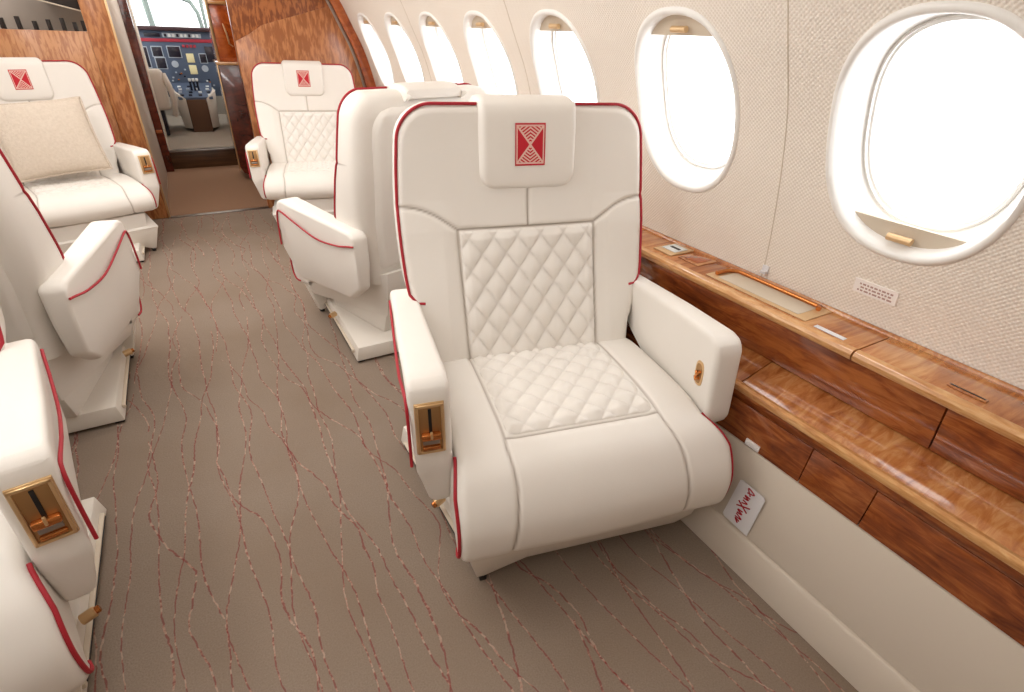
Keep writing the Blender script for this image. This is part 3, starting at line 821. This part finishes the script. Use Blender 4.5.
# left: wood around a glazed recess
NL, NR_, NZ0, NZ1 = -1.05, -.398, 1.158, 1.62
BL = [(-.268, 0), (-.268, 1.9), (NR_, 1.9), (NR_, 0)]
tag(zpanel('wall_front_left', BL, YB, T, M['zebra_left']), kind='structure')
tag(zpanel('wall_front_left_lower', [(NR_-.001, 0), (NR_-.001, NZ0)]+[(-wall_x(z) if z > .6 else -1.35, z) for z in (NZ0, .9, .6, 0)], YB, T, M['zebra_mid']), kind='structure')
nic = empty('galley_niche', (-.72, YB+.18, NZ0), 0, 'grey recessed niche in the left bulkhead above the seat', 'niche')
def nb(name, x0, x1, y0, y1, z0, z1, m, bev=.001): return box(name, (x0+.72, y0-YB-.18, z0-NZ0), (x1+.72, y1-YB-.18, z1-NZ0), m, nic, bev)
nb('niche_back', -1.10, NR_, YB+.30, YB+.32, NZ0-.02, NZ1, M['grey_cloth'])
nb('niche_shelf', -1.10, NR_, YB+.052, YB+.30, NZ0-.02, NZ0-.004, M['grey_cloth'])
hexa('niche_hood', [(p[0]+.72, p[1]-YB-.18, p[2]-NZ0) for p in ((-.60, YB+.06, 1.312), (NR_, YB+.06, 1.262), (NR_, YB+.29, 1.262), (-.60, YB+.29, 1.312), (-.60, YB+.06, 1.60), (NR_, YB+.06, 1.60), (NR_, YB+.29, 1.60), (-.60, YB+.29, 1.60))], M['dark'], nic, .001)
tube('hood_edge', [(-.60+.72, YB+.058-YB-.18, 1.312-NZ0), (NR_+.72, YB+.058-YB-.18, 1.262-NZ0)], .004, M['shade'], nic, 6)
for k, x in enumerate((-.92, -.80, -.725, -.650, -.583, -.515, -.458, -.415)):
    nb('bottle_divider', x-.008, x+.008, YB+.06, YB+.12, NZ0-.004, NZ0+.045+.01*(k % 3), M['dark'])
# right: paler lower panel, darker upper panel along a slanting joint
jz = lambda x: 1.228+(x-.591)*.281
lowR = [(.405, 0), (.405, jz(.405)-.05), (.50, jz(.5)-.03), (.591, jz(.591))]+[(1.128, jz(1.128))]
lowR += [(wall_x(z)-.01 if z > .6 else 1.33, z) for z in (1.30, 1.2, 1.09, .9, .7, .5, 0)]
tag(zpanel('wall_front_right', lowR, YB-.004, T, M['zebra_right']), kind='structure')
upR = [(.40, .9), (.40, 1.9), (.62, 1.9)]+[(wall_x(z)-.008, z) for z in np.linspace(1.70, 1.0, 10)]
tag(zpanel('wall_front_right_upper', upR, YB, T, M['zebra_top']), kind='structure')
# curved edge trim where bulkhead and side wall meet
for nm, o0, o1, ya, m in (('trim_2', .0, .070, YB-.05, M['edge']), ('trim_3', .072, .090, YB-.012, M['grey_cloth'])):
    zz = np.linspace(.66, 1.68, 26)
    poly = [(wall_x(z)-o0, z) for z in zz]+[(wall_x(z)-o1, z) for z in zz[::-1]]
    tag(zpanel(nm, poly, ya, YB, m, .003), kind='structure')
# door opening: gold edge, side strip, mahogany jamb, header
box('trim_4', (-.268, YB-.008, 0), (-.256, YB+.012, 1.9), M['gold'], None, .002)['kind'] = 'structure'
box('wall_entry_left', (-.30, YB+.052, 0), (-.268, 5.995, 1.9), M['shade'], None)['kind'] = 'structure'
box('trim_5', (-.34, 6.0, 0), (-.205, 6.095, 1.9), M['mahogany'], None, .004)['kind'] = 'structure'
box('trim_6', (-.235, 6.18, .1), (-.200, 6.60, 1.9), M['shade'], None, .003)['kind'] = 'structure'
box('trim_7', (-.262, 5.985, .345), (-.212, 6.0, .372), M['edge'], None, .002)['kind'] = 'structure'
box('wall_entry_side', (-.36, 6.62, .1), (-.20, 6.66, 1.9), M['cockpit_cream'], None)['kind'] = 'structure'
box('floor_entry', (-.40, YB, -.05), (1.1, 6.12, .004), plain('entry mat', srgb(142, 108, 82), .9), None, 0)['kind'] = 'structure'
box('trim_8', (-.268, YB-.02, 0), (.405, YB+.015, .008), M['steel'], None, .002)['kind'] = 'structure'
box('wall_entry_right', (1.0, YB+.06, 0), (1.04, 6.12, 1.9), M['mahogany'], None)['kind'] = 'structure'
box('ceiling_entry', (-1.2, T, 1.9), (1.2, 8.2, 1.94), M['ceiling'], None)['kind'] = 'structure'

cab = empty('entry_cabinet', (.50, 5.45, 0), 0, 'dark mahogany cabinet with rounded lower corner right of the entry passage', 'cabinet')
poly = [(-.175, .12), (-.15, .07), (-.10, .05), (.36, .05), (.36, .930), (-.175, .930)]
prism('cabinet_body', poly, lambda u_, v_, s: (u_, .35 if s else -.05, v_), M['mahogany'], cab, .006)
box('cabinet_top', (-.185, -.06, .930), (.36, .35, .952), M['nose'], cab, .004)
box('edge_trim', (-.186, -.055, .10), (-.176, -.035, .93), M['gold'], cab, .002)
box('plinth', (-.10, .0, .004), (.34, .34, .05), M['dark'], cab, .002)
up = empty('wall_locker', (.50, 5.45, .952), 0, 'glossy amber wood locker above the dark cabinet by the cockpit door', 'locker')
box('locker_body', (-.165, .02, 0), (.36, .35, .95), M['amber'], up, .003)
box('frame_rail', (-.170, .0, 0), (-.150, .02, .95), M['gold'], up, .002)
box('top_rail', (-.15, .0, .40), (.02, .02, .425), M['nose'], up, .002)
box('side_rail', (.005, .0, .0), (.022, .02, .40), M['nose'], up, .002)
tube('door_latch', [(-.075, .012, .27), (-.06, .004, .20), (-.055, .008, .13), (-.03, .01, .11)], .007, M['gold'], up, 8)
box('upper_door', (-.15, .006, .03), (.003, .02, .395), M['amber'], up, .004)

# cockpit step and floor
box('trim_9', (-.36, 6.10, 0), (.60, 6.16, .160), M['step'], None, .003)['kind'] = 'structure'
box('trim_10', (-.36, 6.085, .158), (.60, 6.17, .170), M['steel'], None, .003)['kind'] = 'structure'
prism('floor_cockpit', [(6.165, .06), (6.165, .160), (6.68, .235), (8.2, .235), (8.2, .06)], lambda u_, v_, sd: (1.05 if sd else -.95, u_, v_), plain('cockpit carpet', srgb(150, 138, 124), .9), None, 0)['kind'] = 'structure'
box('wall_cockpit_left', (-.97, 6.12, .1), (-.93, 8.2, 1.15), M['cockpit_cream'], None)['kind'] = 'structure'
box('wall_cockpit_right', (1.05, 6.12, .1), (1.09, 8.2, 1.15), M['cockpit_cream'], None)['kind'] = 'structure'
box('wall_cockpit_front', (-.97, 8.0, .1), (1.09, 8.04, 1.15), M['cockpit_cream'], None)['kind'] = 'structure'
# instrument panel
PY = 7.2
ip_ = empty('instrument_panel', (.10, PY, .1), 0, 'grey blue cockpit instrument panel with screens and a red strip', 'instrument panel')
def ib(name, x0, x1, z0, z1, d0, d1, m, bev=.003, par=ip_): return box(name, (x0-.10, -d1, z0-.1), (x1-.10, -d0, z1-.1), m, par, bev)
ib('panel_board', -.75, .95, .52, 1.135, -.20, 0, M['panel_blue'])
ib('glareshield', -.80, 1.0, 1.132, 1.166, -.40, .06, M['panel_brown'], .01)
ib('warning_strip', -.75, .95, 1.032, 1.062, 0, .008, M['panel_red'])
ib('mode_panel', -.02, .33, 1.072, 1.112, 0, .012, M['panel_grey'])
for k in range(9): ib('mode_button', -.005+k*.036, .018+k*.036, 1.078, 1.106, .012, .018, M['panel_white'] if k % 3 else M['panel_dark'], .002)
ib('mode_panel', -.18, -.04, 1.075, 1.108, 0, .01, M['panel_dark'])
for x0, x1, z0, z1 in ((-.145, -.06, .90, .985), (-.135, -.05, .79, .885), (-.005, .105, .895, .99), (.275, .335, .845, .925), (.345, .46, .86, .99), (-.40, -.19, .80, .98), (.50, .70, .80, .98)):
    sc_ = ib('screen_frame', x0-.008, x1+.008, z0-.008, z1+.008, 0, .006, M['panel_grey'] if x0 < .3 else M['panel_dark'], .003)
    box('screen', (x0-.10, -.0085, z0-.1), (x1-.10, -.006, z1-.1), M['panel_dark'], sc_, .001)
ib('lit_display', .150, .220, .845, .930, 0, .008, M['panel_yellow']); ib('lit_display', .152, .222, .735, .822, 0, .008, M['panel_yellow'])
for k in range(4): ib('fire_button', .135+k*.034, .160+k*.034, .985, 1.010, 0, .01, M['panel_red'], .002)
random.seed(3)
for k in range(34):
    x = random.uniform(-.15, .36); zz_ = random.uniform(.55, .78)
    if .14 < x < .24 and zz_ > .70: continue
    ib('knob', x-.009, x+.009, zz_-.007, zz_+.007, 0, .016, random.choice([M['panel_white'], M['panel_dark'], M['panel_grey'], M['panel_dark'], M['copper']]), .003)
for x, z in ((.03, .83), (.30, .79)):
    cyl('dial', (x-.10, -.008, z-.1), (0, 1, 0), .032, .016, M['panel_grey'], ip_)
# centre pedestal
cpd = empty('centre_pedestal', (.14, 6.85, .235), 0, 'cockpit centre pedestal with brown front and pale flared sides', 'pedestal')
hexa('pedestal_front', [(-.095, -.17, 0), (.085, -.17, 0), (.085, .28, 0), (-.095, .28, 0), (-.095, -.17, .305), (.085, -.17, .305), (.085, .28, .305), (-.095, .28, .305)], M['pedestal_brown'], cpd, .006)
for q, xx in ((-1, -.097), (1, .087)):
    P8 = [(xx, -.16, .03), (xx+q*.07, -.06, .03), (xx+q*.07, .28, .03), (xx, .28, .03), (xx, -.17, .315), (xx+q*.10, -.10, .385), (xx+q*.10, .28, .385), (xx, .28, .315)]
    if q < 0: P8 = [P8[i] for i in (1, 0, 3, 2, 5, 4, 7, 6)]
    hexa('side_panel', P8, M['cockpit_cream'], cpd, .008)
hexa('console_top', [(-.16, -.15, .305), (.15, -.15, .305), (.18, .30, .385), (-.19, .30, .385), (-.16, -.15, .327), (.15, -.15, .327), (.18, .30, .425), (-.19, .30, .425)], M['panel_blue'], cpd, .004)
for k in range(16):
    x = -.13+(k % 4)*.085+random.uniform(-.01, .01); yy = -.10+(k//4)*.09; zt_ = .327+(yy+.15)/.49*.098
    box('console_knob', (x-.016, yy-.018, zt_-.002), (x+.016, yy+.018, zt_+.014), random.choice([M['panel_dark'], M['panel_grey'], M['panel_white'], M['panel_dark']]), cpd, .003)
for x in (-.02, .012, .044):
    tube('throttle_lever', [(x, .06, .365), (x, .03, .425), (x, .02, .465)], .010, M['panel_dark'], cpd, 8); box('throttle_cap', (x-.013, .0, .46), (x+.013, .035, .485), M['panel_white'], cpd, .005)
# pilot seat, only its aisle side shows
ps = empty('pilot_seat', (-.33, 6.70, .235), 0, 'cream pilot seat partly hidden behind the left side of the passage', 'pilot seat')
box('seat_cushion', (-.24, -.20, .28), (.20, .34, .42), M['cockpit_cream'], ps, .03, 4)
box('backrest', (-.24, -.34, .25), (.235, -.20, .60), M['cockpit_cream'], ps, .04, 4)
tube('armrest', [(.235, -.26, .44), (.235, .0, .46), (.235, .16, .44)], .03, M['cockpit_cream'], ps, 10)
tube('harness', [(.235, -.30, .56), (.262, -.34, .46), (.275, -.34, .32), (.25, -.28, .20)], .024, M['cockpit_cream'], ps, 8)
box('seat_base', (-.20, -.15, 0), (.16, .25, .28), M['panel_dark'], ps, .01)
rs = empty('copilot_seat', (.66, 6.72, .235), 0, 'cream copilot seat partly hidden behind the dark entry cabinet', 'pilot seat')
box('seat_cushion', (-.20, -.20, .28), (.22, .34, .42), M['cockpit_cream'], rs, .03, 4)
box('backrest', (-.20, -.34, .35), (.22, -.20, .86), M['cockpit_cream'], rs, .04, 4)
box('seat_base', (-.16, -.15, 0), (.18, .25, .28), M['panel_dark'], rs, .01)
# windshield frame
ws = empty('window_15', (.1, 7.62, 1.15), 0, kind='structure')
def wsb(name, pts, w): tube(name, [(x-.1, 0, z-1.15) for x, z in pts], w, M['frame_green'], ws, 8)
wsb('window_frame', [(-.085, 1.15), (-.10, 1.38), (-.12, 1.60)], .030)
wsb('window_frame', [(.385, 1.15), (.37, 1.30), (.32, 1.40), (.24, 1.43), (.05, 1.43), (-.06, 1.43)], .022)
wsb('window_frame', [(.43, 1.15), (.425, 1.40), (.41, 1.6)], .022)
wsb('window_frame', [(-.95, 1.60), (1.05, 1.60)], .05)
vis = empty('sun_visor', (.06, 7.5, 1.44), 0, 'dark compass unit hanging at the top of the windshield', 'compass')
box('compass_body', (-.025, -.03, -.045), (.025, .03, .05), M['panel_dark'], vis, .008)
box('mount', (-.008, -.01, .05), (.008, .01, .42), M['panel_dark'], vis, .002)

# ------------------------------------------------------------------ light
w = D.worlds.new('overcast daylight'); bpy.context.scene.world = w; w.use_nodes = True
bg = w.node_tree.nodes['Background']; bg.inputs[0].default_value = (.96, .98, 1, 1); bg.inputs[1].default_value = 4.6

def ceiling_fill(y, x=0.0, label='', power=6.5, sx=.5, sy=1.3):
    e = empty('ceiling_fill', (x, y, 1.84), 0, label, 'lamp', 'added ceiling fill lamps')  # added fill lamp out of view, supplements the window light
    box('fill_housing', (-sx/2-.03, -sy/2-.03, .012), (sx/2+.03, sy/2+.03, .03), M['white'], e, .004)
    box('diffuser', (-sx/2, -sy/2, .004), (sx/2, sy/2, .012), M['lamp'], e, .002)
    l = D.lights.new('fill_light', 'AREA'); l.shape = 'RECTANGLE'; l.size = sx; l.size_y = sy; l.energy = power; l.color = (1, .98, .955)
    lo = D.objects.new('fill_light', l); COL.objects.link(lo); lo.parent = e; lo.location = (0, 0, -.004)
ceiling_fill(3.4, label='added ceiling fill lamp over the front seats', power=8)
ceiling_fill(1.7, label='added ceiling fill lamp over the middle of the cabin', power=7)
ceiling_fill(.0, label='added ceiling fill lamp over the rear of the cabin', power=2.5)
for yy, lb in ((3.1, 'added fill lamp high on the left wall by the front seats'), (1.5, 'added fill lamp high on the left wall by the middle seats'), (-.1, 'added fill lamp high on the left wall at the rear')):
    e = empty('wall_fill', (-.74, yy, 1.74), 0, lb, 'lamp', 'added wall fill lamps')  # added unseen lamp, stands in for light from the left windows
    e.rotation_euler = (0, R(-52), 0)
    box('fill_housing', (-.06, -.70, .012), (.06, .70, .03), M['white'], e, .004)
    box('diffuser', (-.05, -.68, .004), (.05, .68, .012), M['lamp'], e, .002)
    l = D.lights.new('fill_light', 'AREA'); l.shape = 'RECTANGLE'; l.size = .09; l.size_y = 1.3; l.energy = 7.5 if yy > 0 else 3.5; l.color = (1, .985, .965)
    lo = D.objects.new('fill_light', l); COL.objects.link(lo); lo.parent = e; lo.location = (0, 0, -.004)
e = empty('entry_fill', (.1, 5.3, 1.88), 0, 'added square fill lamp over the entry passage', 'lamp')  # added fill light, unseen, brightens the entry floor
box('fill_housing', (-.2, -.2, .0), (.2, .2, .02), M['white'], e, .004)
l = D.lights.new('fill_light', 'AREA'); l.size = .35; l.energy = 5; l.color = (1, .9, .78); lo = D.objects.new('fill_light', l); COL.objects.link(lo); lo.parent = e; lo.location = (0, 0, -.006)

sc = bpy.context.scene
sc.view_settings.view_transform = 'Standard'; sc.view_settings.look = 'None'
sc.view_settings.exposure = 0; sc.view_settings.gamma = 1
sc.cycles.max_bounces = 10; sc.cycles.diffuse_bounces = 5; sc.cycles.transparent_max_bounces = 8
